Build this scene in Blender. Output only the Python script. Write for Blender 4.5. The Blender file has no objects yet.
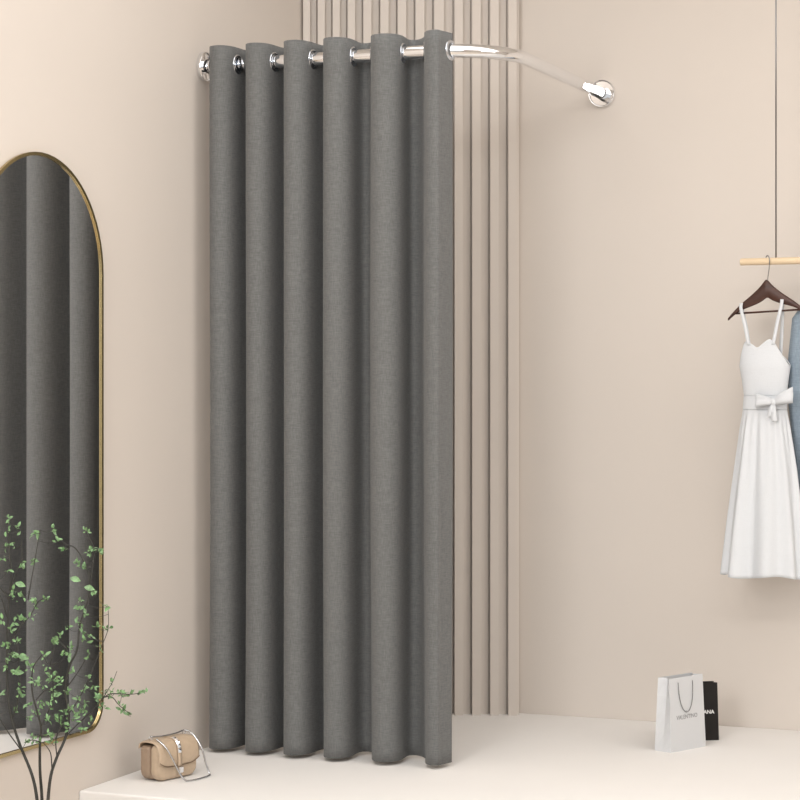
import bpy, bmesh, math, random
from mathutils import Vector, Matrix
random.seed(7)
S = bpy.context.scene
COL = S.collection
PI = math.pi

# ------------------------------------------------------------------ camera numbers
YAW = math.radians(22.4)
FP = 2060.0
HZ = 390.0
CAM = Vector((2.972, -6.646, 1.10))
FW = Vector((-math.sin(YAW), math.cos(YAW), 0))
RT = Vector((math.cos(YAW), math.sin(YAW), 0))

def at(px, py, depth):
    """a point of the place seen at a given direction and distance"""
    return CAM + FW*depth + RT*((px-400)/FP*depth) + Vector((0, 0, (HZ-py)/FP*depth))

def on_y(px, py, y):
    d = FW + RT*((px-400)/FP) + Vector((0, 0, (HZ-py)/FP))
    t = (y-CAM.y)/d.y
    return CAM + d*t

# ------------------------------------------------------------------ materials
def mat(name, color, rough=0.6, metal=0.0, noise=None, bump=None, sheen=0.0, coat=0.0, spec=None):
    m = bpy.data.materials.new(name); m.use_nodes = True
    nt = m.node_tree; b = nt.nodes['Principled BSDF']
    b.inputs['Base Color'].default_value = (*color, 1)
    b.inputs['Roughness'].default_value = rough
    b.inputs['Metallic'].default_value = metal
    if sheen: b.inputs['Sheen Weight'].default_value = sheen
    if coat: b.inputs['Coat Weight'].default_value = coat
    if spec is not None: b.inputs['Specular IOR Level'].default_value = spec
    tc = nt.nodes.new('ShaderNodeTexCoord')
    if noise:
        scale, amt = noise[0], noise[1]
        st = noise[2] if len(noise) > 2 else (1, 1, 1)
        mp = nt.nodes.new('ShaderNodeMapping'); mp.inputs['Scale'].default_value = st
        nt.links.new(tc.outputs['Object'], mp.inputs['Vector'])
        n = nt.nodes.new('ShaderNodeTexNoise'); n.inputs['Scale'].default_value = scale
        n.inputs['Detail'].default_value = 4
        nt.links.new(mp.outputs['Vector'], n.inputs['Vector'])
        r = nt.nodes.new('ShaderNodeValToRGB')
        r.color_ramp.elements[0].position = 0.3; r.color_ramp.elements[1].position = 0.7
        r.color_ramp.elements[0].color = (*[c*(1-amt) for c in color], 1)
        r.color_ramp.elements[1].color = (*[min(1, c*(1+amt)) for c in color], 1)
        nt.links.new(n.outputs['Fac'], r.inputs['Fac'])
        nt.links.new(r.outputs['Color'], b.inputs['Base Color'])
    if bump:
        n2 = nt.nodes.new('ShaderNodeTexNoise'); n2.inputs['Scale'].default_value = bump[0]
        nt.links.new(tc.outputs['Object'], n2.inputs['Vector'])
        bp = nt.nodes.new('ShaderNodeBump'); bp.inputs['Strength'].default_value = bump[1]
        bp.inputs['Distance'].default_value = 0.002
        nt.links.new(n2.outputs['Fac'], bp.inputs['Height'])
        nt.links.new(bp.outputs['Normal'], b.inputs['Normal'])
    return m

def linen(name, color, amt=0.16, thread=900.0):
    """woven cloth: two crossed stretched noises"""
    m = bpy.data.materials.new(name); m.use_nodes = True
    nt = m.node_tree; b = nt.nodes['Principled BSDF']
    b.inputs['Roughness'].default_value = 0.85
    b.inputs['Sheen Weight'].default_value = 0.12
    b.inputs['Sheen Roughness'].default_value = 0.5
    b.inputs['Specular IOR Level'].default_value = 0.2
    tc = nt.nodes.new('ShaderNodeTexCoord')
    outs = []
    for sc in ((1, 1, 0.07), (0.07, 0.07, 1)):
        mp = nt.nodes.new('ShaderNodeMapping'); mp.inputs['Scale'].default_value = sc
        nt.links.new(tc.outputs['Object'], mp.inputs['Vector'])
        n = nt.nodes.new('ShaderNodeTexNoise'); n.inputs['Scale'].default_value = thread/2
        n.inputs['Detail'].default_value = 2
        nt.links.new(mp.outputs['Vector'], n.inputs['Vector'])
        outs.append(n.outputs['Fac'])
    ad = nt.nodes.new('ShaderNodeMath'); ad.operation = 'ADD'
    nt.links.new(outs[0], ad.inputs[0]); nt.links.new(outs[1], ad.inputs[1])
    mr = nt.nodes.new('ShaderNodeMapRange')
    mr.inputs['From Min'].default_value = 0.75; mr.inputs['From Max'].default_value = 1.25
    nt.links.new(ad.outputs[0], mr.inputs['Value'])
    mx = nt.nodes.new('ShaderNodeMix'); mx.data_type = 'RGBA'
    mx.inputs['A'].default_value = (*[c*(1-amt) for c in color], 1)
    mx.inputs['B'].default_value = (*[c*(1+amt) for c in color], 1)
    nt.links.new(mr.outputs['Result'], mx.inputs['Factor'])
    nt.links.new(mx.outputs['Result'], b.inputs['Base Color'])
    bp = nt.nodes.new('ShaderNodeBump'); bp.inputs['Strength'].default_value = 0.25
    bp.inputs['Distance'].default_value = 0.001
    nt.links.new(mr.outputs['Result'], bp.inputs['Height'])
    nt.links.new(bp.outputs['Normal'], b.inputs['Normal'])
    return m

M = dict(
    wall=mat('warm_plaster', (0.665, 0.607, 0.553), 0.9, noise=(1.6, 0.012), bump=(90, 0.05), spec=0.2),
    ceiling=mat('ceiling_paint', (0.80, 0.76, 0.71), 0.9, noise=(2, 0.01)),
    plat=mat('platform_plaster', (0.80, 0.780, 0.757), 0.75, noise=(2.5, 0.015), bump=(60, 0.04), spec=0.3),
    floor=mat('floor_screed', (0.60, 0.53, 0.46), 0.7, noise=(3, 0.03)),
    curtain=linen('grey_linen', (0.142, 0.144, 0.142), 0.20, 1500),
    chrome=mat('polished_chrome', (0.86, 0.87, 0.89), 0.05, 1.0, noise=(3, 0.01)),
    gro=mat('satin_chrome', (0.62, 0.65, 0.70), 0.16, 1.0, noise=(3, 0.01)),
    brass=mat('brushed_brass', (0.50, 0.395, 0.20), 0.26, 1.0, noise=(30, 0.05)),
    glass=mat('mirror_silver', (0.90, 0.90, 0.90), 0.012, 1.0, noise=(1, 0.002)),
    bark=mat('dark_bark', (0.035, 0.035, 0.03), 0.7, noise=(60, 0.3)),
    leaf=mat('fresh_leaf', (0.17, 0.31, 0.135), 0.38, noise=(110, 0.5)),
    vase=mat('grey_stoneware', (0.42, 0.40, 0.37), 0.6, noise=(20, 0.06)),
    tan=mat('tan_leather', (0.50, 0.385, 0.275), 0.42, noise=(70, 0.05), bump=(500, 0.2)),
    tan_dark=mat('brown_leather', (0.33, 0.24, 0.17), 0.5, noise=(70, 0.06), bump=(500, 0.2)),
    seam=mat('leather_seam', (0.16, 0.105, 0.065), 0.6, noise=(50, 0.05)),
    steel=mat('gunmetal', (0.55, 0.56, 0.58), 0.22, 1.0, noise=(50, 0.05)),
    paper=mat('white_card', (0.63, 0.64, 0.655), 0.6, noise=(8, 0.01)),
    black=mat('black_card', (0.018, 0.016, 0.015), 0.6, noise=(30, 0.1), spec=0.2),
    grey_ink=mat('grey_ink', (0.25, 0.25, 0.26), 0.6, noise=(30, 0.02)),
    white_ink=mat('white_ink', (0.85, 0.85, 0.85), 0.6, noise=(30, 0.02)),
    cord=mat('grey_cord', (0.22, 0.22, 0.22), 0.7, noise=(300, 0.15)),
    pine=mat('pale_wood', (0.80, 0.63, 0.43), 0.5, noise=(30, 0.07, (0.08, 1, 1))),
    walnut=mat('dark_walnut', (0.055, 0.020, 0.012), 0.5, noise=(60, 0.25, (0.2, 1, 1))),
    wire=mat('steel_wire', (0.30, 0.30, 0.30), 0.35, 1.0, noise=(30, 0.03)),
    dress=linen('white_cotton', (0.66, 0.68, 0.705), 0.015, 1500),
    denim=linen('blue_denim', (0.25, 0.31, 0.37), 0.14, 1200),
)

# ------------------------------------------------------------------ helpers
def link(name, bm, m, parent=None, smooth=True, loc=None):
    me = bpy.data.meshes.new(name)
    bmesh.ops.recalc_face_normals(bm, faces=bm.faces[:])
    bm.to_mesh(me); bm.free()
    if smooth:
        for p in me.polygons: p.use_smooth = True
    me.materials.append(m)
    o = bpy.data.objects.new(name, me); COL.objects.link(o)
    if parent: o.parent = parent
    if loc: o.location = loc
    return o

def sharp(o, ang=35):
    me = o.data
    bm = bmesh.new(); bm.from_mesh(me)
    for e in bm.edges:
        if len(e.link_faces) == 2 and e.calc_face_angle(0) > math.radians(ang):
            e.smooth = False
    bm.to_mesh(me); bm.free()
    return o

def empty(name, loc=(0, 0, 0), rz=0, label=None, cat=None, group=None):
    o = bpy.data.objects.new(name, None); COL.objects.link(o)
    o.empty_display_size = 0.05
    o.location = loc; o.rotation_euler = (0, 0, rz)
    return tag(o, label, cat, group)

def tag(o, label=None, cat=None, group=None, kind=None):
    if label: o['label'] = label
    if cat: o['category'] = cat
    if group: o['group'] = group
    if kind: o['kind'] = kind
    return o

def box(bm, a, b, bevel=0.0, mx=None):
    r = bmesh.ops.create_cube(bm, size=1.0)
    vs = r['verts']
    for v in vs:
        v.co = Vector([(a[i]+b[i])/2 + v.co[i]*(b[i]-a[i]) for i in range(3)])
    if bevel:
        es = list({e for v in vs for e in v.link_edges})
        rr = bmesh.ops.bevel(bm, geom=es, offset=bevel, segments=3, profile=0.5, affect='EDGES')
        vs = list({v for f in rr['faces'] for v in f.verts} | {v for v in vs if v.is_valid})
    if mx is not None:
        for v in vs: v.co = mx @ v.co
    return vs

def tube(bm, pts, rad, seg=12, closed=False, caps=True):
    pts = [Vector(p) for p in pts]; n = len(pts)
    rads = rad if isinstance(rad, (list, tuple)) else [rad]*n
    rings = []; prev = None
    for i, p in enumerate(pts):
        if closed: t = pts[(i+1) % n]-pts[i-1]
        else: t = pts[min(i+1, n-1)]-pts[max(i-1, 0)]
        t.normalize()
        if prev is None:
            u = t.cross(Vector((0, 0, 1)))
            if u.length < 1e-3: u = t.cross(Vector((1, 0, 0)))
        else:
            u = prev-t*prev.dot(t)
        u.normalize(); prev = u; w = t.cross(u)
        rings.append([bm.verts.new(p+(u*math.cos(2*PI*k/seg)+w*math.sin(2*PI*k/seg))*rads[i]) for k in range(seg)])
    m = n if closed else n-1
    for i in range(m):
        A, B = rings[i], rings[(i+1) % n]
        for k in range(seg):
            bm.faces.new((A[k], A[(k+1) % seg], B[(k+1) % seg], B[k]))
    if caps and not closed:
        bm.faces.new(rings[0][::-1]); bm.faces.new(rings[-1])

def lathe(bm, prof, seg=48, mx=None):
    """profile [(r,h)] spun round local z"""
    mx = mx or Matrix()
    rings = []
    for r, h in prof:
        if r < 1e-6: rings.append([bm.verts.new(mx @ Vector((0, 0, h)))])
        else: rings.append([bm.verts.new(mx @ Vector((r*math.cos(2*PI*k/seg), r*math.sin(2*PI*k/seg), h))) for k in range(seg)])
    for A, B in zip(rings, rings[1:]):
        for k in range(seg):
            k2 = (k+1) % seg
            if len(A) == 1 and len(B) == 1: continue
            if len(A) == 1: bm.faces.new((A[0], B[k2], B[k]))
            elif len(B) == 1: bm.faces.new((A[k], A[k2], B[0]))
            else: bm.faces.new((A[k], A[k2], B[k2], B[k]))

def prism(bm, poly, d0, d1, fn):
    """extrude a 2-D outline between d0 and d1; fn(u, v, d) -> point"""
    A = [bm.verts.new(fn(u, v, d0)) for u, v in poly]
    B = [bm.verts.new(fn(u, v, d1)) for u, v in poly]
    n = len(poly)
    bm.faces.new(A); bm.faces.new(B[::-1])
    for i in range(n):
        bm.faces.new((A[i], B[i], B[(i+1) % n], A[(i+1) % n]))

def smooth_pts(pts, sub=6):
    P = [Vector(p) for p in pts]
    out = []
    for i in range(len(P)-1):
        p0 = P[max(i-1, 0)]; p1 = P[i]; p2 = P[i+1]; p3 = P[min(i+2, len(P)-1)]
        for k in range(sub):
            t = k/sub
            out.append(0.5*((2*p1)+(p2-p0)*t+(2*p0-5*p1+4*p2-p3)*t*t+(3*p1-p0-3*p2+p3)*t**3))
    out.append(P[-1]); return out

def lerp_tab(tab, x):
    if x <= tab[0][0]: return tab[0][1]
    for (x0, y0), (x1, y1) in zip(tab, tab[1:]):
        if x <= x1: return y0+(y1-y0)*(x-x0)/(x1-x0)
    return tab[-1][1]

def text_mesh(name, body, size, m, parent, mx, spacing=1.0, bold=0.0):
    cu = bpy.data.curves.new(name, 'FONT'); cu.body = body; cu.size = size
    cu.align_x = 'CENTER'; cu.align_y = 'CENTER'; cu.extrude = 0.0004
    cu.space_character = spacing; cu.offset = bold
    tmp = bpy.data.objects.new(name, cu)
    COL.objects.link(tmp)
    me = bpy.data.meshes.new_from_object(tmp)
    COL.objects.unlink(tmp); bpy.data.objects.remove(tmp); bpy.data.curves.remove(cu)
    me.transform(mx); me.materials.clear(); me.materials.append(m)
    o = bpy.data.objects.new(name, me); COL.objects.link(o); o.parent = parent
    return o

# ------------------------------------------------------------------ the setting
ZC = 2.95       # ceiling
ZF = -0.42      # room floor, platform top is z = 0
bm = bmesh.new(); box(bm, (-0.12, -9.0, ZF-0.1), (0.0, 0.0, ZC)); tag(link('wall_left', bm, M['wall'], smooth=False), kind='structure')
bm = bmesh.new(); box(bm, (-0.12, 0.0, ZF-0.1), (6.0, 0.12, ZC)); tag(link('wall_back', bm, M['wall'], smooth=False), kind='structure')
bm = bmesh.new(); box(bm, (6.0, -9.0, ZF-0.1), (6.12, 0.12, ZC)); tag(link('wall_right', bm, M['wall'], smooth=False), kind='structure')
bm = bmesh.new(); box(bm, (-0.12, -9.0, ZC), (6.12, 0.12, ZC+0.1)); tag(link('ceiling', bm, M['ceiling'], smooth=False), kind='structure')
bm = bmesh.new(); box(bm, (0, -9.0, ZF-0.1), (6.0, 0.0, ZF)); tag(link('floor', bm, M['floor'], smooth=False), kind='structure')
# raised platform
bm = bmesh.new(); box(bm, (0.0, -1.752, ZF), (6.0, 0.0, 0.0), bevel=0.006)
tag(link('trim_1', bm, M['plat'], smooth=False), kind='structure')
bpy.data.objects['trim_1']['label'] = 'raised cream platform running along the back wall'

# fluted panel bridging the corner diagonally
PA = Vector((0.0, -0.293, 0)); PB = Vector((0.678, -0.031, 0))
pd = (PB-PA).normalized(); pn = Vector((pd.y, -pd.x, 0))      # pn faces the room
plen = (PB-PA).length
def px_to_s(px):
    d = FW+RT*((px-400)/FP)
    # CAM + t d = PA + s pd
    w = PA-CAM
    return (w.x*d.y-w.y*d.x)/(pd.y*d.x-pd.x*d.y)
edges = [303, 317.6, 332.5, 347.4, 363, 380, 397.3, 415, 433.6, 453.8, 471.3, 489.3, 507.3]
bm = bmesh.new()
out = [(0.0, -0.06)]
prof = []
SP = 0.030
for i, e in enumerate(edges):
    e2 = edges[i+1] if i+1 < len(edges) else 517.5
    pw = (edges[i+1]-e) if i+1 < len(edges) else 18.0
    s0 = px_to_s(e+0.8); s1 = px_to_s(e+0.8+pw*0.47)
    if i+1 < len(edges):
        s2 = px_to_s(e2-1.3); s3 = px_to_s(e2+0.8)
        prof += [(s0, SP), (s1, SP), (s1, 0.004), (s2, 0.0), (s2, -0.014), (s3, -0.012)]
    else:
        prof += [(s0, SP), (s1, SP), (s1, 0.010), (s1+0.008, 0.010), (s1+0.008, 0.0)]
prof = [(px_to_s(edges[0]-1.6), 0.0), (px_to_s(edges[0]-1.6), -0.012), (px_to_s(edges[0]+0.8), -0.012)]+prof
poly = [(0.0, 0.0)] + prof + [(prof[-1][0], -0.03), (0.0, -0.03)]
fn = lambda u, v, d: PA+pd*u+pn*v+Vector((0, 0, d))
prism(bm, poly, 0.0, ZC-0.002, fn)
tag(link('trim_2', bm, M['wall'], smooth=False), kind='structure')
bpy.data.objects['trim_2']['label'] = 'beige panel of vertical flutes across the room corner'

# ------------------------------------------------------------------ curved rail
RZ = 2.093; YR = -1.025; XR = 0.968; RR = 0.0200
rail = empty('curtain_rail', (0.0, YR, RZ), 0, 'polished chrome L-shaped curtain rail curving between the two walls', 'curtain rail')
BR = 0.235
pts = [(0.004, 0, 0), (0.3, 0, 0), (0.55, 0, 0)]
c = Vector((XR-BR, BR, 0))
pts += [c+Vector((BR*math.sin(a), -BR*math.cos(a), 0)) for a in [PI/2*k/24 for k in range(25)]]
pts += [(XR, 0.7, 0), (XR, -YR-0.004, 0)]
bm = bmesh.new(); tube(bm, pts, RR, 32); link('pole', bm, M['chrome'], rail)
def flange(mx):
    bm = bmesh.new()
    lathe(bm, [(0.0, 0.0015), (0.0445, 0.0015), (0.0455, 0.003), (0.0455, 0.0145), (0.0445, 0.0158), (0.0425, 0.0158), (0.0415, 0.0148),
               (0.0405, 0.0085), (0.030, 0.0080), (0.0218, 0.0078), (0.0218, 0.032), (RR+0.0002, 0.032)], 64, mx)
    f = link('wall_flange', bm, M['chrome'], rail)
    return sharp(f, 50)
flange(Matrix.Rotation(PI/2, 4, 'Y'))
flange(Matrix.Translation((XR, -YR, 0)) @ Matrix.Rotation(PI/2, 4, 'X'))

# ------------------------------------------------------------------ curtain
AMP = 0.070; BB = 0.0085
cent = [0.081, 0.204, 0.332, 0.464, 0.622, 0.789]
def cx(u):     # u in folds, 0 = first front bulge
    tab = [(-1, cent[0]-0.123)]+[(i, c) for i, c in enumerate(cent)]+[(6, cent[-1]+0.085)]
    i = max(-1, min(5, math.floor(u)))
    g = lambda k: dict(tab).get(k, tab[0][1] if k < -1 else tab[-1][1]+0.14*(k-6))
    p0, p1, p2, p3 = g(i-1) if i-1 >= -1 else 2*g(-1)-g(0), g(i), g(i+1), g(i+2)
    t = u-i
    return 0.5*((2*p1)+(p2-p0)*t+(2*p0-5*p1+4*p2-p3)*t*t+(3*p1-p0-3*p2+p3)*t**3)
def cpt(u, k=1.0):
    ph = 2*PI*u
    b = BB
    f = 1.0-0.90*min(1, max(0, (u-5.0)/0.12))
    t = u-math.floor(u); i = math.floor(u)
    sh = {4: 0.036, 3: 0.022}.get(i, 0.0)*math.sin(PI*t)**4
    return cx(u)-sh+f*(b*math.sin(2*ph)+0.010*math.sin(ph)), -AMP*k*math.cos(ph)
U0, U1 = -0.27, 5.27
CB = empty('grommet_curtain', (0.0, YR, 0.0), 0, 'full-length dark grey linen curtain hanging in deep folds from the chrome rail', 'curtain')
NU, NZ = 420, 60
bm = bmesh.new()
rows = []
ztop, zbot = 2.143, 0.012
for j in range(NZ+1):
    z = ztop+(zbot-ztop)*j/NZ
    row = []
    for i in range(NU+1):
        u = U0+(U1-U0)*i/NU
        x, y = cpt(u)
        fl = (ztop-z)/2.1
        x += 0.0022*math.sin(7*u+2.1*z)*fl
        y += 0.004*math.sin(5.3*u+1.7*z+1)*fl
        row.append(bm.verts.new((x, y, z)))
    rows.append(row)
for A, B in zip(rows, rows[1:]):
    for i in range(NU):
        bm.faces.new((A[i], A[i+1], B[i+1], B[i]))
cl = link('curtain_cloth', bm, M['curtain'], CB)
so = cl.modifiers.new('thickness', 'SOLIDIFY'); so.thickness = 0.0022; so.offset = 0
# hem seams at the top and bottom edge
for k in range(12):
    u = -0.25+0.5*k
    x, y = cpt(u)
    x2, y2 = cpt(u+0.01); x1, y1 = cpt(u-0.01)
    t = Vector((x2-x1, y2-y1, 0)).normalized(); n = Vector((t.y, -t.x, 0))
    rot = n.to_track_quat('Z', 'Y').to_matrix().to_4x4()
    bm = bmesh.new()
    mx = Matrix.Translation((x, 0.0, RZ)) @ rot
    pr = []
    for a in range(13):
        th = 2*PI*a/12
        pr.append((0.0250+0.0058*math.cos(th), 0.0036*math.sin(th)))
    lathe(bm, pr, 40, mx)
    link('grommet', bm, M['gro'], CB)

# ------------------------------------------------------------------ arched mirror on the left wall
HWD = 0.31; MYC = -1.959; ZA = 1.42; RH = 0.31; MB0 = 0.155; RC = 0.080
def outline(off, n=32):
    """(y, z) outline, inset by off"""
    pts = []
    a = HWD-off; b = RH-off
    for k in range(n+1):
        th = PI*k/n
        pts.append((MYC+a*math.cos(th), ZA+b*math.sin(th)))
    r = RC-off
    yl = MYC-HWD+RC; yr = MYC+HWD-RC; zb = MB0+RC
    for k in range(13):
        th = PI+PI/2*k/12; pts.append((yl+r*math.cos(th), zb+r*math.sin(th)))
    for k in range(13):
        th = 1.5*PI+PI/2*k/12; pts.append((yr+r*math.cos(th), zb+r*math.sin(th)))
    return pts
mir = empty('arched_mirror', (0.005, MYC, MB0), -0.015, 'tall arched wall mirror with a thin brass frame reflecting the grey curtain', 'mirror')
o1 = outline(0); o2 = outline(0.009)
bm = bmesh.new()
L = []
for (oo, x) in ((o1, 0.001), (o1, 0.009), (o2, 0.009), (o2, 0.001)):
    L.append([bm.verts.new((x, y-MYC, z-MB0)) for y, z in oo])
n = len(o1)
for q in range(4):
    A, B = L[q], L[(q+1) % 4]
    for i in range(n): bm.faces.new((A[i], A[(i+1) % n], B[(i+1) % n], B[i]))
sharp(link('frame', bm, M['brass'], mir), 40)
bm = bmesh.new()
prism(bm, [(y-MYC, z-MB0) for y, z in outline(0.0095)], 0.0012, 0.0045, lambda u, v, d: Vector((d, u, v)))
link('mirror_glass', bm, M['glass'], mir, smooth=False)

# ------------------------------------------------------------------ potted branches
PBASE = at(42, 830, 5.10)
plant = empty('leafy_branches', (PBASE.x, PBASE.y, ZF), 0, 'airy dark branches with small green leaves in front of the arched mirror', 'plant')
org = Vector((PBASE.x, PBASE.y, ZF))
DP = 5.10
def P(px, py, dd=0.0): return at(px, py, DP+dd)-org
stems = [
    [(41, 905, 0), (40, 840, 0), (37, 800, 0), (32, 775, .0), (20, 745, .02), (12, 720, .03), (8, 695, .04), (7, 660, .05), (8, 620, .05), (10, 590, .06), (11, 575, .06), (9, 545, .06), (8, 520, .07)],
    [(42, 905, .01), (42, 840, .01), (42, 800, .02), (40, 770, .0), (40, 742, -.02), (41, 727, -.03), (36, 708, -.04), (32, 690, -.04), (33, 668, -.05), (42, 655, -.06)],
    [(43, 905, -.01), (45, 840, -.01), (48, 800, 0), (51, 775, .0), (57, 757, .02), (66, 736, .04), (69, 715, .05), (65, 690, .06), (70, 665, .06), (77, 650, .06), (80, 625, .07), (88, 600, .07), (90, 582, .07), (84, 562, .08), (75, 548, .08), (64, 543, .08), (53, 531, .08)],
]
twigs = [
    [(66, 736, .04), (80, 722, .04), (92, 711, .03), (102, 699, .02), (112, 683, .02), (117, 671, .02)],
    [(102, 699, .02), (110, 694, .02), (122, 694, .01), (134, 694, .0), (146, 691, .0)],
    [(104, 697, .02), (112, 697, .02), (119, 705, .03), (130, 714, .03)],
    [(52, 773, .0), (51, 755, -.01), (47, 747, -.02), (42, 742, -.03)],
    [(57, 757, .02), (56, 740, .01), (62, 724, .01), (78, 700, .01), (89, 678, .0), (100, 650, .0), (108, 629, .0), (108, 607, .0)],
    [(10, 590, .06), (17, 570, .05), (22, 555, .05), (20, 530, .05)],
    [(8, 650, .05), (18, 630, .05), (30, 616, .05), (38, 602, .05), (47, 597, .05)],
    [(25, 755, .01), (10, 735, -.02), (2, 722, -.04), (-6, 710, -.05)],
    [(12, 720, .03), (18, 700, .02), (20, 688, .02), (18, 655, .02)],
    [(41, 727, -.03), (52, 702, -.03), (53, 680, -.03), (50, 665, -.03)],
    [(70, 665, .06), (66, 648, .06), (57, 641, .06)],
    [(88, 600, .07), (92, 570, .06), (94, 550, .06), (86, 532, .06)],
    [(40, 742, -.02), (32, 740, -.02), (26, 742, -.03)],
    [(10, 600, .05), (2, 590, .03), (-4, 580, .02)],
    [(36, 700, -.04), (46, 690, -.04), (54, 692, -.05), (67, 691, -.06)],
    [(8, 620, .05), (4, 606, .04), (0, 595, .03)],
    [(28, 600, .05), (40, 530, .05)],
    [(65, 690, .06), (78, 672, .05), (88, 655, .05)],
]
bm = bmesh.new(); sp_pts = []
for i, s in enumerate(stems):
    q = smooth_pts([P(*p) for p in s], 5)
    n = len(q); tube(bm, q, [0.0045*(1-0.86*(k/n)**0.8)+0.0006 for k in range(n)], 8)
    sp_pts += q
for s in twigs:
    q = smooth_pts([P(*p) for p in s], 5)
    n = len(q); tube(bm, q, [0.0016*(1-0.7*k/n)+0.0002 for k in range(n)], 6)
    sp_pts += q
clusters = [(8, 519), (19, 529), (7, 531), (40, 534), (53, 530), (58, 541), (64, 550), (86, 532), (7, 547), (14, 546), (3, 558), (8, 571),
 (22, 563), (23, 568), (92, 548), (98, 552), (88, 552), (76, 562), (80, 565), (85, 569), (32, 561), (36, 534), (12, 592), (14, 598), (22, 596), (36, 605),
 (36, 600), (46, 599), (94, 594), (76, 609), (81, 602), (108, 607), (22, 618), (19, 619), (14, 624), (11, 630), (86, 615), (77, 622), (68, 628), (82, 631),
 (108, 629), (97, 627), (31, 617), (92, 637), (57, 641), (54, 643), (84, 640), (18, 641), (8, 645), (5, 648), (60, 637), (72, 648), (100, 648),
 (12, 655), (44, 656), (64, 655), (16, 643), (55, 643), (18, 655), (15, 672), (6, 668), (9, 660), (25, 660), (30, 668), (47, 668), (51, 677), (53, 680),
 (56, 676), (34, 682), (38, 683), (42, 686), (60, 682), (68, 656), (73, 672), (88, 655), (89, 678), (20, 688), (21, 696), (56, 695), (52, 692), (68, 692),
 (83, 690), (95, 692), (92, 688), (29, 705), (40, 703), (52, 702), (48, 707), (70, 708), (86, 704), (103, 707), (100, 703), (18, 711), (28, 718), (34, 712),
 (56, 716), (63, 725), (60, 722), (68, 727), (90, 720), (48, 721), (26, 742), (34, 740), (40, 742), (50, 738), (52, 743), (48, 735), (110, 693), (108, 697),
 (105, 692), (120, 692), (122, 696), (129, 694), (138, 693), (145, 691), (119, 704), (123, 709), (130, 715), (112, 683), (2, 694), (100, 697), (97, 700),
 (80, 715), (78, 700), (74, 720), (84, 711), (82, 728), (76, 713), (65, 715), (-3, 560), (-5, 590), (1, 620), (-6, 645), (-4, 700), (-8, 712), (-12, 600), (-14, 660)]
big = [(17, 582), (86, 586), (20, 655), (15, 672), (72, 577), (53, 694)]
lf = bmesh.new()
def leaf(bm, p, d, nrm, ln, wd):
    d = d.normalized(); s = d.cross(nrm).normalized(); nn = s.cross(d).normalized()
    rows = [(0, 0, 0), (0.2, 0.62, 0.04), (0.45, 1.0, 0.06), (0.72, 0.72, 0.02), (1.0, 0, -0.08)]
    mid = [bm.verts.new(p+d*ln*t+nn*ln*b*0.6) for t, w, b in rows]
    L_ = [bm.verts.new(p+d*ln*t+s*wd*w*0.5+nn*ln*(b+0.10*w)) for t, w, b in rows[1:4]]
    R_ = [bm.verts.new(p+d*ln*t-s*wd*w*0.5+nn*ln*(b+0.10*w)) for t, w, b in rows[1:4]]
    for X in (L_, R_):
        bm.faces.new((mid[0], X[0], mid[1])); bm.faces.new((mid[3], X[2], mid[4]))
        for k in range(2): bm.faces.new((mid[k+1], X[k], X[k+1], mid[k+2]))
def rv(): return Vector((random.gauss(0, 1), random.gauss(0, 1), random.gauss(0, 1)))
for (px, py) in clusters:
    c0 = at(px, py, DP)-org
    near = min(sp_pts, key=lambda q: ((q-c0).length if q.z < c0.z+0.03 else 9))
    p = at(px, py, DP+(near-c0).dot(FW)+random.uniform(-.03, .03))-org
    tw = [near, (near+p)/2+Vector((0, 0, -0.006)), p]
    if (near-p).length < 0.14:
        tube(bm, smooth_pts(tw, 3), 0.0006, 5)
    for k in range(random.choice((4, 5, 5, 6))):
        d = (rv()*0.8+Vector((0, 0, 0.35))-FW*0.1)
        nr = (rv()*0.5-FW*0.8+Vector((0, 0, .5)))
        ln = random.uniform(0.009, 0.018)
        leaf(lf, p+rv()*0.003, d, nr, ln, ln*0.46)
for (px, py) in big:
    p = at(px-2, py+1, DP+.02)-org
    leaf(lf, p, RT+Vector((0, 0, random.uniform(-.3, .5))), -FW+Vector((0, 0, .4)), 0.028, 0.016)
link('stem', bm, M['bark'], plant)
link('foliage', lf, M['leaf'], plant)
vase = empty('stoneware_vase', (PBASE.x, PBASE.y, ZF), 0, 'grey stoneware vase on the low floor holding the leafy branches', 'vase')
bm = bmesh.new()
lathe(bm, [(0, 0.002), (0.055, 0.002), (0.062, 0.01), (0.09, 0.10), (0.095, 0.16), (0.075, 0.23), (0.038, 0.28), (0.032, 0.30), (0.036, 0.315), (0.031, 0.315), (0.026, 0.30), (0.03, 0.28), (0.06, 0.22), (0.06, 0.02), (0, 0.02)], 48)
link('body', bm, M['vase'], vase)

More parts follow.
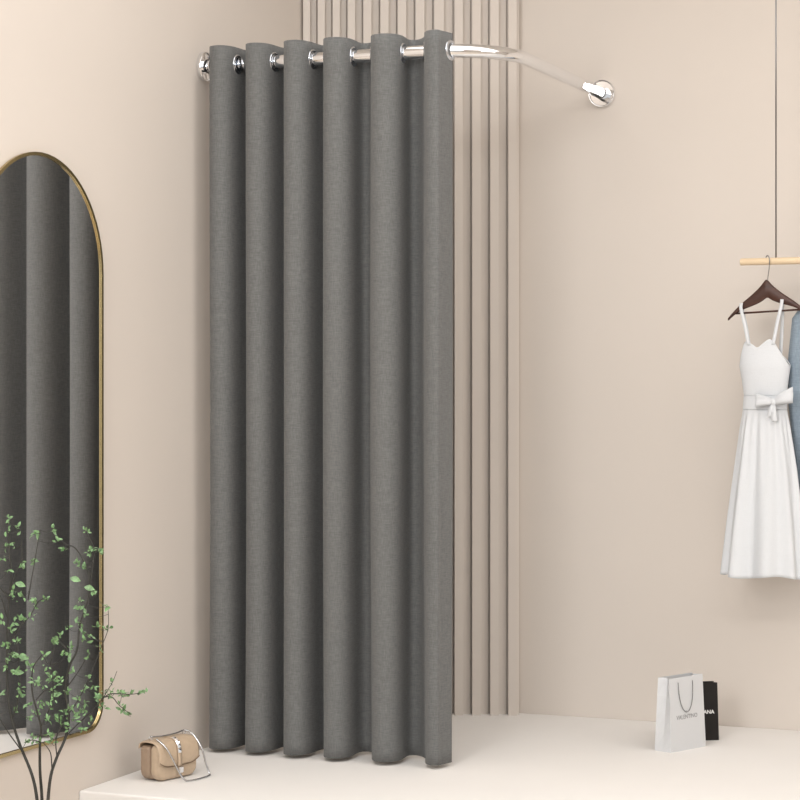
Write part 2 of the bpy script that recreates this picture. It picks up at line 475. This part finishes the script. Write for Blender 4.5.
# ------------------------------------------------------------------ handbag
HB = empty('handbag', (0.1307, -1.496, 0.0), math.atan2(.969, .247), 'small tan leather handbag with studded strap and metal chain on the platform', 'handbag')
W = 0.170; H = 0.118; HB.scale = (0.96, 1, 0.90); HB.location += Vector((.247, .969, 0))*0.009-Vector((-.969, .247, 0))*0.004
def rrect(w, h, rt, rb, n=8, z0=0.0):
    """outline of a panel in (x,z): top corners rt, bottom corners rb"""
    p = []
    for (cx_, cz_, r, a0) in ((w/2-rb, z0+rb, rb, -PI/2), (w/2-rt, z0+h-rt, rt, 0), (-w/2+rt, z0+h-rt, rt, PI/2), (-w/2+rb, z0+rb, rb, PI)):
        for k in range(n+1):
            a = a0+PI/2*k/n; p.append((cx_+r*math.cos(a), cz_+r*math.sin(a)))
    return p
def panel(name, outl, y0, y1, m, bev=0.004, parent=HB):
    bm = bmesh.new(); R = []
    n = len(outl); cxm = sum(p[0] for p in outl)/n; czm = (min(p[1] for p in outl)+max(p[1] for p in outl))/2
    hw = max(p[0] for p in outl)-cxm; hh = max(p[1] for p in outl)-czm
    st = [(y0, 1.0)]
    for k in range(7):
        a = PI/2*k/6; st.append((y0+bev*(1-math.cos(a)), bev*(1-math.sin(a))))
    for k in range(7):
        a = PI/2*k/6; st.append((y1-bev*(1-math.sin(a)), bev*(1-math.cos(a))))
    for yy, ins in st[1:]:
        R.append([bm.verts.new((cxm+(u-cxm)*(hw-ins)/hw, yy, czm+(v-czm)*(hh-ins)/hh)) for u, v in outl])
    for A, B in zip(R, R[1:]):
        for k in range(n): bm.faces.new((A[k], A[(k+1) % n], B[(k+1) % n], B[k]))
    bm.faces.new(R[0]); bm.faces.new(R[-1][::-1])
    return link(name, bm, m, parent)
# back compartment (darker side), front compartment
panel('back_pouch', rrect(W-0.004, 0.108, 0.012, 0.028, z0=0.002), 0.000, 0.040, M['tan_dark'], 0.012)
panel('front_pouch', rrect(W, 0.112, 0.014, 0.030, z0=0.002), -0.036, -0.002, M['tan'], 0.012)
# flap: goes from the back over the top and down the front
bm = bmesh.new()
sec = [(0.0410, 0.104), (0.0405, 0.110), (0.038, 0.117), (0.032, 0.1225), (0.018, 0.126), (0.0, 0.1265), (-0.016, 0.125), (-0.028, 0.119), (-0.036, 0.108), (-0.040, 0.09), (-0.0415, 0.068), (-0.0405, 0.046)]
sec = [(p.x, p.y) for p in smooth_pts([(a, b, 0) for a, b in sec], 4)]
NX = 28; grid = []
for i in range(NX+1):
    x = -W/2-0.001+(W+0.002)*i/NX
    e = abs(x)/(W/2)
    cut = 0.017*max(0, (e-0.35)/0.65)**2.4
    col = []
    for k, (yy, zz) in enumerate(sec):
        zq = zz
        if yy < -0.03: zq = max(zz, 0.046+cut)
        drop = 0.004*e**6
        col.append(bm.verts.new((x, yy*(1-0.05*e**8), zq-drop)))
    grid.append(col)
for A, B in zip(grid, grid[1:]):
    for k in range(len(sec)-1):
        try: bm.faces.new((A[k], A[k+1], B[k+1], B[k]))
        except ValueError: pass
bmesh.ops.remove_doubles(bm, verts=bm.verts[:], dist=1e-5)
fl = link('flap', bm, M['tan'], HB)
s_ = fl.modifiers.new('thickness', 'SOLIDIFY'); s_.thickness = 0.003; s_.offset = 0
# seam of the flap edge
bm = bmesh.new(); q = []
for i in range(NX+1):
    x = -W/2+W*i/NX; e = abs(x)/(W/2); cut = 0.017*max(0, (e-0.35)/0.65)**2.4
    q.append((x, -0.0425, 0.0445+cut))
tube(bm, q, 0.0011, 8); link('flap_edge', bm, M['seam'], fl)
# studded strap, loop and clasp
bm = bmesh.new()
stp = [(0.03, 0.124), (0.01, 0.1285), (-0.018, 0.1275), (-0.033, 0.120), (-0.0405, 0.108), (-0.0445, 0.09), (-0.0455, 0.068), (-0.0455, 0.042)]
stp = [(p.x, p.y) for p in smooth_pts([(a, b, 0) for a, b in stp], 4)]
R_ = []
for yy, zz in stp: R_.append([bm.verts.new((sx*0.0085-0.004, yy, zz)) for sx in (-1, 1)])
for A, B in zip(R_, R_[1:]): bm.faces.new((A[0], A[1], B[1], B[0]))
st = link('strap', bm, M['tan'], HB); s_ = st.modifiers.new('thickness', 'SOLIDIFY'); s_.thickness = 0.0025; s_.offset = 0
for k in range(5):
    i = 9+int(k*2.9); yy, zz = stp[i]; y2, z2 = stp[i+1]; y1, z1 = stp[i-1]
    t = Vector((0, y2-y1, z2-z1)).normalized(); nn = Vector((1, 0, 0)).cross(t); nn = nn if nn.y < 0 or nn.z > 0.5 else -nn
    c0 = Vector((-0.004, yy, zz))+nn*0.0012
    bm = bmesh.new(); hs = 0.0066
    vs = [bm.verts.new(c0+Vector((a*hs, 0, 0))+t*b*hs) for a, b in ((-1, -1), (1, -1), (1, 1), (-1, 1))]
    ap = bm.verts.new(c0+nn*0.006)
    bm.faces.new(vs)
    for a in range(4): bm.faces.new((vs[a], vs[(a+1) % 4], ap))
    link('stud', bm, M['chrome'], st, smooth=False)
bm = bmesh.new(); box(bm, (-0.0120, -0.053, 0.022), (0.0050, -0.0360, 0.041), 0.002)
bx_ = link('clasp', bm, M['chrome'], HB, smooth=False)
# gusset between the pouches
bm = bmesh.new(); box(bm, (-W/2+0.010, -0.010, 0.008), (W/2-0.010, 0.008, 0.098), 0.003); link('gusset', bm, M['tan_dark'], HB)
# rings and chain
for sx in (-1, 1):
    bm = bmesh.new(); c0 = Vector((sx*0.072, 0.006, 0.1325))
    tube(bm, [c0+Vector((0.007*math.cos(a), 0, 0.007*math.sin(a))) for a in [2*PI*k/20 for k in range(20)]], 0.0012, 8, closed=True)
    link('ring', bm, M['steel'], HB)
cp = [(-0.072, 0.004, 0.1375), (-0.03, 0.002, 0.1335), (0.03, 0.002, 0.1345), (0.072, 0.004, 0.1385), (0.080, -0.020, 0.128), (0.086, -0.048, 0.088), (0.090, -0.062, 0.040), (0.092, -0.074, 0.006),
      (0.080, -0.084, 0.0035), (0.045, -0.091, 0.0032), (0.005, -0.093, 0.0032), (-0.026, -0.086, 0.006), (-0.038, -0.074, 0.030), (-0.053, -0.060, 0.075), (-0.065, -0.042, 0.112), (-0.070, -0.014, 0.133)]
bm = bmesh.new(); q = smooth_pts(cp, 8)
tube(bm, q, [0.0024+0.0006*(k % 2) for k in range(len(q))], 8)
link('chain', bm, M['steel'], HB)

# ------------------------------------------------------------------ paper carrier bags
def carrier(name, loc, rz, W, D, H, m, label, handle_m, hz, hw, drop, lift=0.0):
    r = empty(name, loc, rz, label, 'shopping bag')
    bm = bmesh.new()
    tp = 0.66   # depth squeeze at the rim
    def ring(z):
        t = z/H; d = D*(1-(1-tp)*t); w = W*(1-0.035*t); g = 0.30*D*t   # side panels fold inwards
        c0 = D/2
        return [Vector((-w/2, c0-d/2, z)), Vector((w/2, c0-d/2, z)), Vector((w/2-g, c0, z)), Vector((w/2, c0+d/2, z)), Vector((-w/2, c0+d/2, z)), Vector((-w/2+g, c0, z))]
    zs = [0.0, H*0.25, H*0.5, H*0.75, H]
    rr = [[bm.verts.new(v) for v in ring(z)] for z in zs]
    for A, B in zip(rr, rr[1:]):
        for k in range(6): bm.faces.new((A[k], A[(k+1) % 6], B[(k+1) % 6], B[k]))
    bm.faces.new(rr[0][::-1])
    b = link('body', bm, m, r, smooth=False)
    s = b.modifiers.new('thickness', 'SOLIDIFY'); s.thickness = 0.0012; s.offset = -1
    for (yy, sg) in ((0.0, -1), (D, 1)):
        t = hz/H
        y0 = D/2+sg*D/2*(1-(1-tp)*t)
        q = []
        for k in range(25):
            a = PI*k/24
            zz = hz-drop*math.sin(a)**0.8
            yk = D/2+sg*(D/2*(1-(1-tp)*zz/H)+0.0018+0.002*math.sin(a))
            if sg > 0: zz = hz+drop*0*math.sin(a)-drop*math.sin(a)*0.9
            q.append((-hw*math.cos(a)-0.006, yk, zz))
        bm = bmesh.new(); tube(bm, q, 0.0013, 8); link('cord_handle', bm, handle_m, r)
    return r
wb = carrier('paper_bag', (1.387, -0.4830, 0.0), math.atan2(.915, .403), 0.170, 0.064, 0.223, M['paper'],
    'white paper shopping bag with grey lettering and cord handle by the back wall', M['cord'], 0.208, 0.035, 0.092)
face = lambda x, y, z: Matrix.Translation((x, y, z)) @ Matrix.Rotation(PI/2, 4, 'X')
text_mesh('printed_lettering', 'VALENTINO', 0.0185, M['grey_ink'], wb, face(-0.002, 0.0048, 0.1005), 1.0)
text_mesh('printed_emblem', 'V', 0.012, M['grey_ink'], wb, face(-0.006, 0.0054, 0.1150), 1.0)
RB = math.radians(33)
bb = carrier('paper_bag', (1.432-0.075*math.cos(RB), -0.279-0.075*math.sin(RB), 0.0), RB, 0.15, 0.05, 0.180, M['black'],
    'black paper shopping bag with white lettering half hidden behind the white bag', M['cord'], 0.172, 0.022, 0.03)
text_mesh('printed_lettering', 'ANA', 0.0165, M['white_ink'], bb, face(0.043, 0.0036, 0.0885), 1.0, 0.0005)

# ------------------------------------------------------------------ clothes rail
RY = -0.25
e0 = on_y(740.5, 262, RY); ex = 2.62; RLZ = e0.z
cr = empty('clothes_rail', (e0.x, RY, RLZ), 0, 'pale round wooden clothes rail hung from thin steel wires', 'clothes rail')
bm = bmesh.new()
mxr = Matrix.Rotation(PI/2, 4, 'Y')
Lr = ex-e0.x
lathe(bm, [(0, 0), (0.0095, 0), (0.0112, 0.0015), (0.0112, Lr-0.0015), (0.0095, Lr), (0, Lr)], 32, mxr)
sharp(link('dowel', bm, M['pine'], cr), 50)
wx = on_y(776, 200, RY).x-e0.x
for x in (wx, Lr-wx):
    bm = bmesh.new(); tube(bm, [(x, 0, 0.010), (x, 0, ZC-RLZ-0.001)], 0.0026, 10); 
    lathe(bm, [(0, ZC-RLZ-0.012), (0.02, ZC-RLZ-0.012), (0.022, ZC-RLZ-0.001), (0, ZC-RLZ-0.001)], 24, Matrix.Translation((x, 0, 0)))
    link('wire', bm, M['wire'], cr)

# hanger builder; everything local to hook point on the rail axis
def hook_pts(drop, lean=0.0):
    r = 0.0172; q = math.radians(52); ax = Vector((math.cos(q), -math.sin(q), 0)); z = Vector((0, 0, 1))
    pts = [ax*r*math.cos(a)+z*r*math.sin(a) for a in [math.radians(195-k*12) for k in range(19)]]
    pts += [ax*r*0.62-z*0.024, ax*r*0.1-z*0.042, Vector((-0.003, 0, -drop))]
    return smooth_pts(pts, 3)
def hanger(loc, rz, label, hwid=0.128, group=None):
    h = empty('clothes_hanger', loc, rz, label, 'hanger', group)
    drop = 0.058
    bm = bmesh.new(); tube(bm, hook_pts(drop+0.006), 0.0014, 8); link('hook', bm, M['wire'], h)
    bm = bmesh.new()
    n = 24; top = []; bot = []
    for k in range(-n, n+1):
        t = abs(k)/n; x = k/n*hwid-0.006
        zt = -drop-0.113*(t+0.030*math.sin(2*PI*t) if t > 0.10 else (t*t/0.10*0.55+t*0.45)*1.177)
        th = 0.050*(1-t)**1.3+0.007
        top.append((x, zt)); bot.append((x, zt-th))
    R = []
    for (x, zt), (_, zb) in zip(top, bot):
        R.append([bm.verts.new((x, yy, zz)) for yy, zz in ((-0.007, zt-0.003), (-0.004, zt), (0.004, zt), (0.007, zt-0.003), (0.007, zb+0.002), (0.004, zb), (-0.004, zb), (-0.007, zb+0.002))])
    for A, B in zip(R, R[1:]):
        for k in range(8): bm.faces.new((A[k], A[(k+1) % 8], B[(k+1) % 8], B[k]))
    bm.faces.new(R[0]); bm.faces.new(R[-1][::-1])
    link('shoulder_bar', bm, M['walnut'], h)
    bm = bmesh.new(); tube(bm, [(-0.006-hwid*0.80, 0, -drop-0.100), (-0.006+hwid*0.80, 0, -drop-0.100)], 0.0032, 10)
    link('trouser_bar', bm, M['walnut'], h)
    return h
hk = on_y(767.5, 262, RY)
HG = hanger((hk.x, RY, RLZ+0.001), 0, 'dark walnut hanger with wire hook carrying the white dress')
HG.rotation_euler = (0, math.radians(-2.5), math.radians(-4))

# ------------------------------------------------------------------ white dress
DY = -0.262
dc = on_y(766, 400, DY)
dress = empty('sundress', (dc.x, DY, 0), 0, 'white sleeveless dress with thin straps and a waist bow on the walnut hanger', 'dress')
dress.location.z = on_y(766, 576, DY).z
dz0 = dress.location.z
def D(px, py, y=0.0):
    p = on_y(px, py, DY+y); return Vector((p.x-dc.x, y, p.z-dz0))
def zz(py): return D(766, py).z
def xx(px): return D(px, 400).x
# silhouettes left/right by height
Ltab = [(366, 739.5), (380, 742), (396, 744), (410, 743), (430, 740), (470, 734.5), (520, 728), (575, 722)]
Rtab = [(366, 790.5), (380, 788.5), (396, 786.5), (410, 787), (430, 790), (470, 795.5), (520, 800.5), (575, 805)]
NT = 200
def ring_pt(py, th, fold):
    l = xx(lerp_tab(Ltab, py)); r = xx(lerp_tab(Rtab, py))
    c_, a = (l+r)/2, (r-l)/2
    b = lerp_tab([(341, 0.028), (366, 0.036), (400, 0.030), (430, 0.042), (575, 0.062)], py)
    k = 1+fold
    return Vector((c_+a*math.cos(th)*(1+fold*0.35), -b*math.sin(th)*k, zz(py)))
# bodice
def top_y(th):
    s = math.sin(th); cth = math.cos(th)
    px = 765+25.5*cth
    if s > 0:   # sweetheart front
        return lerp_tab([(739.5, 367), (742, 354), (745, 344), (747, 341.3), (750, 342), (755, 345), (758.5, 347.6), (761, 347), (765, 343.4), (769, 340), (772, 339.3), (776, 342), (780, 349), (785, 357), (790.5, 367)], px)
    return 352+14*abs(cth)**3
bm = bmesh.new(); rows = []
for j in range(25):
    v = j/24; row = []
    for i in range(NT):
        th = 2*PI*i/NT; py = top_y(th)*(1-v)+397*v
        row.append(bm.verts.new(ring_pt(py, th, 0.02*math.sin(3*th)*v)))
    rows.append(row)
for A, B in zip(rows, rows[1:]):
    for i in range(NT): bm.faces.new((A[i], A[(i+1) % NT], B[(i+1) % NT], B[i]))
o = link('bodice', bm, M['dress'], dress); s_ = o.modifiers.new('t', 'SOLIDIFY'); s_.thickness = 0.0018
# waistband
bm = bmesh.new(); rows = []
for j in range(9):
    v = j/8; py = 396+13*v; row = []
    for i in range(NT):
        th = 2*PI*i/NT; p = ring_pt(py, th, 0.0); p.x *= 1.012; p.y *= 1.10+0.05*math.sin(PI*v); row.append(bm.verts.new(p))
    rows.append(row)
for A, B in zip(rows, rows[1:]):
    for i in range(NT): bm.faces.new((A[i], A[(i+1) % NT], B[(i+1) % NT], B[i]))
link('waistband', bm, M['dress'], dress)
# skirt
bm = bmesh.new(); rows = []
NS = 240
for j in range(49):
    v = j/48; row = []
    for i in range(NS):
        th = 2*PI*i/NS
        hem = 575+1.5*math.sin(4*th)+ (1.5 if math.sin(th) > 0 else -2)
        py = 408+(hem-408)*v
        g = v**0.6
        fold = g*(0.22*math.sin(9*th+0.9+0.7*math.sin(2*th))+0.10*math.sin(5*th+2.2))+0.07*(1-v)**1.5*math.sin(17*th+math.sin(3*th))*min(1, v*8)
        row.append(bm.verts.new(ring_pt(py, th, fold)))
    rows.append(row)
for A, B in zip(rows, rows[1:]):
    for i in range(NS): bm.faces.new((A[i], A[(i+1) % NS], B[(i+1) % NS], B[i]))
o = link('skirt', bm, M['dress'], dress); s_ = o.modifiers.new('t', 'SOLIDIFY'); s_.thickness = 0.0018
# straps over the hanger
def ribbon(name, pts, w, axis=Vector((1, 0, 0)), th=0.0018, parent=None, m=None, taper=None):
    q = smooth_pts(pts, 6); bm = bmesh.new(); R = []
    for i, p in enumerate(q):
        ww = w if not taper else w*lerp_tab(taper, i/(len(q)-1))
        R.append([bm.verts.new(p-axis*ww/2), bm.verts.new(p+axis*ww/2)])
    for A, B in zip(R, R[1:]): bm.faces.new((A[0], A[1], B[1], B[0]))
    o = link(name, bm, m or M['dress'], parent or dress)
    s = o.modifiers.new('t', 'SOLIDIFY'); s.thickness = th; s.offset = 0
    return o
for (hx, hy, fx, fy, bx_, by_) in ((741, 305, 748.5, 345, 750, 352), (781.5, 300, 773, 345, 780.5, 356)):
    top = D(hx, hy)
    ribbon('strap', [D(fx, fy, -0.027), D(fx+(hx-fx)*0.5, (fy+hy)/2, -0.020), D(hx, hy+4, -0.006), D(hx+.4, hy-1.8, 0.010), D(hx+1.2, hy+4, 0.026),
                     D((bx_+hx)/2+1, (by_+hy)/2, 0.030), D(bx_, by_, 0.028)], 0.0105)
# bow
kn = D(773.5, 402, -0.050)
bow = empty('bow', kn); bow.parent = dress
def bowloop(pts, w0, w1, name):
    q = smooth_pts([Vector(p) for p in pts], 6); bm = bmesh.new(); R = []
    for i, p in enumerate(q):
        t = i/(len(q)-1); f = math.sin(PI*t); ww = w0+(w1-w0)*f
        R.append([bm.verts.new(p+Vector((0, 0.0015*math.sin(5*k), 1))*0+Vector((0, 0.003*math.sin(k*2.2+i*.2), (k/4-0.5)*ww))) for k in range(5)])
    for A, B in zip(R, R[1:]):
        for k in range(4): bm.faces.new((A[k], A[k+1], B[k+1], B[k]))
    o = link(name, bm, M['dress'], bow); s = o.modifiers.new('t', 'SOLIDIFY'); s.thickness = 0.0016; s.offset = 0
bowloop([(0, 0, 0), (-0.022, -0.010, 0.004), (-0.050, -0.008, 0.004), (-0.054, 0.0, 0.004), (-0.045, 0.006, 0.003), (-0.02, 0.004, 0.0), (0, 0, 0)], 0.012, 0.044, 'bow_loop')
bowloop([(0, 0, 0), (0.022, -0.010, 0.010), (0.052, -0.008, 0.020), (0.060, 0.0, 0.022), (0.048, 0.006, 0.018), (0.02, 0.004, 0.006), (0, 0, 0)], 0.012, 0.050, 'bow_loop')
bm = bmesh.new(); bmesh.ops.create_uvsphere(bm, u_segments=16, v_segments=10, radius=0.009)
for v in bm.verts: v.co.y *= 0.8; v.co.z *= 1.25
link('bow_knot', bm, M['dress'], bow)
for sx, ln in ((-0.010, 0.045), (0.004, 0.060)):
    ribbon('bow_tail', [Vector((0, 0, -0.004)), Vector((sx*0.6, -0.006, -ln*0.5)), Vector((sx, -0.004, -ln))], 0.014, parent=bow, taper=[(0, .5), (0.3, 1), (1, 1.3)])
    
# ------------------------------------------------------------------ denim jacket on its own hanger (mostly beyond the frame)
JY = -0.21
jc = on_y(842, 400, JY)
HG2 = hanger((jc.x+0.036, RY, RLZ+0.001), 0, 'dark walnut hanger with wire hook carrying the denim jacket')
HG2.rotation_euler = (0, 0, math.radians(4))
jack = empty('denim_jacket', (jc.x, JY, 0), 0, 'faded blue denim jacket hanging at the right end beside the white dress', 'jacket')
jz = lambda py: on_y(838, py, JY).z
def loft(name, rings, parent, m, n=40, cap=True):
    bm = bmesh.new(); R = []
    for (c0, a, b, fo) in rings:
        R.append([bm.verts.new(Vector(c0)+Vector((a*math.cos(2*PI*k/n), b*math.sin(2*PI*k/n)*(1+fo*math.sin(10*PI*k/n)), 0))) for k in range(n)])
    for A, B in zip(R, R[1:]):
        for k in range(n): bm.faces.new((A[k], A[(k+1) % n], B[(k+1) % n], B[k]))
    if cap: bm.faces.new(R[0]); bm.faces.new(R[-1][::-1])
    return link(name, bm, m, parent)
z1 = jz(296); z2 = jz(308); z3 = jz(330); z4 = jz(470)
loft('torso', [((0, -0.03, z1+0.005), 0.045, 0.022, 0), ((0, -0.02, z2), 0.10, 0.03, 0), ((0, -0.01, z3), 0.118, 0.038, 0), ((0, 0, (z3+z4)/2), 0.112, 0.042, 0.05), ((0, 0, z4), 0.118, 0.045, 0.08)], jack, M['denim'])
for sx in (-1, 1):
    loft('sleeve', [((sx*0.105, -0.015, jz(304)), 0.016, 0.02, 0), ((sx*0.128, -0.005, jz(318)), 0.026, 0.030, 0), ((sx*0.140, 0.01, jz(360)), 0.030, 0.036, 0.03), ((sx*0.142, 0.02, jz(400)), 0.030, 0.036, 0.06),
                    ((sx*0.136, 0.03, jz(440)), 0.026, 0.032, 0.05), ((sx*0.128, 0.035, jz(490)), 0.022, 0.028, 0.03)], jack, M['denim'])
    loft('cuff', [((sx*0.128, 0.035, jz(489)), 0.0235, 0.0295, 0), ((sx*0.127, 0.036, jz(503)), 0.0225, 0.0285, 0)], jack, M['denim'])
loft('collar', [((0, -0.03, z1-0.012), 0.060, 0.030, 0), ((0, -0.03, z1+0.006), 0.052, 0.028, 0), ((0, -0.03, z1+0.024), 0.046, 0.024, 0)], jack, M['denim'], cap=False)
loft('hem_band', [((0, 0, z4+0.004), 0.1195, 0.0465, 0.06), ((0, 0, z4-0.035), 0.117, 0.046, 0.06)], jack, M['denim'])

# ------------------------------------------------------------------ camera
cd = bpy.data.cameras.new('camera'); cam = bpy.data.objects.new('camera', cd); COL.objects.link(cam)
cam.location = CAM; cam.rotation_euler = (PI/2, 0, YAW)
cd.sensor_width = 36; cd.sensor_fit = 'HORIZONTAL'; cd.lens = FP/800*36
cd.shift_y = (HZ-400)/800.0
cd.clip_start = 0.05; cd.clip_end = 60
S.camera = cam

# ------------------------------------------------------------------ light
S.view_settings.view_transform = 'Standard'
S.view_settings.look = 'None'
S.view_settings.exposure = 0.0
w = bpy.data.worlds.new('world'); S.world = w; w.use_nodes = True
bg = w.node_tree.nodes['Background']; bg.inputs['Color'].default_value = (1.0, 0.995, 0.99, 1); bg.inputs['Strength'].default_value = 0.82
def area(name, loc, target, sx, sy, power, color=(1, 0.96, 0.92), spread=None):
    l = bpy.data.lights.new(name, 'AREA'); l.shape = 'RECTANGLE'; l.size = sx; l.size_y = sy; l.energy = power; l.color = color
    if spread: l.spread = spread
    o = bpy.data.objects.new(name, l); COL.objects.link(o); o.location = loc
    d = Vector(target)-Vector(loc); o.rotation_euler = d.to_track_quat('-Z', 'Y').to_euler()
    return o
area('ceiling_softbox', (2.6, -3.2, ZC-0.03), (2.6, -3.2, 0), 4.5, 4.2, 98, (1, 0.995, 0.985))
area('key_left', (1.0, -6.6, 2.2), (0.7, -1.0, 1.4), 1.2, 1.8, 86, (1, 0.995, 0.985))
area('fill_right', (4.8, -2.4, 2.3), (0.8, -0.3, 1.7), 1.6, 1.0, 13, (1, 0.985, 0.965))
area('upper_wash', (2.2, -4.6, 2.80), (0.9, 0.0, 1.9), 2.2, 0.35, 24, (1, 0.995, 0.985))
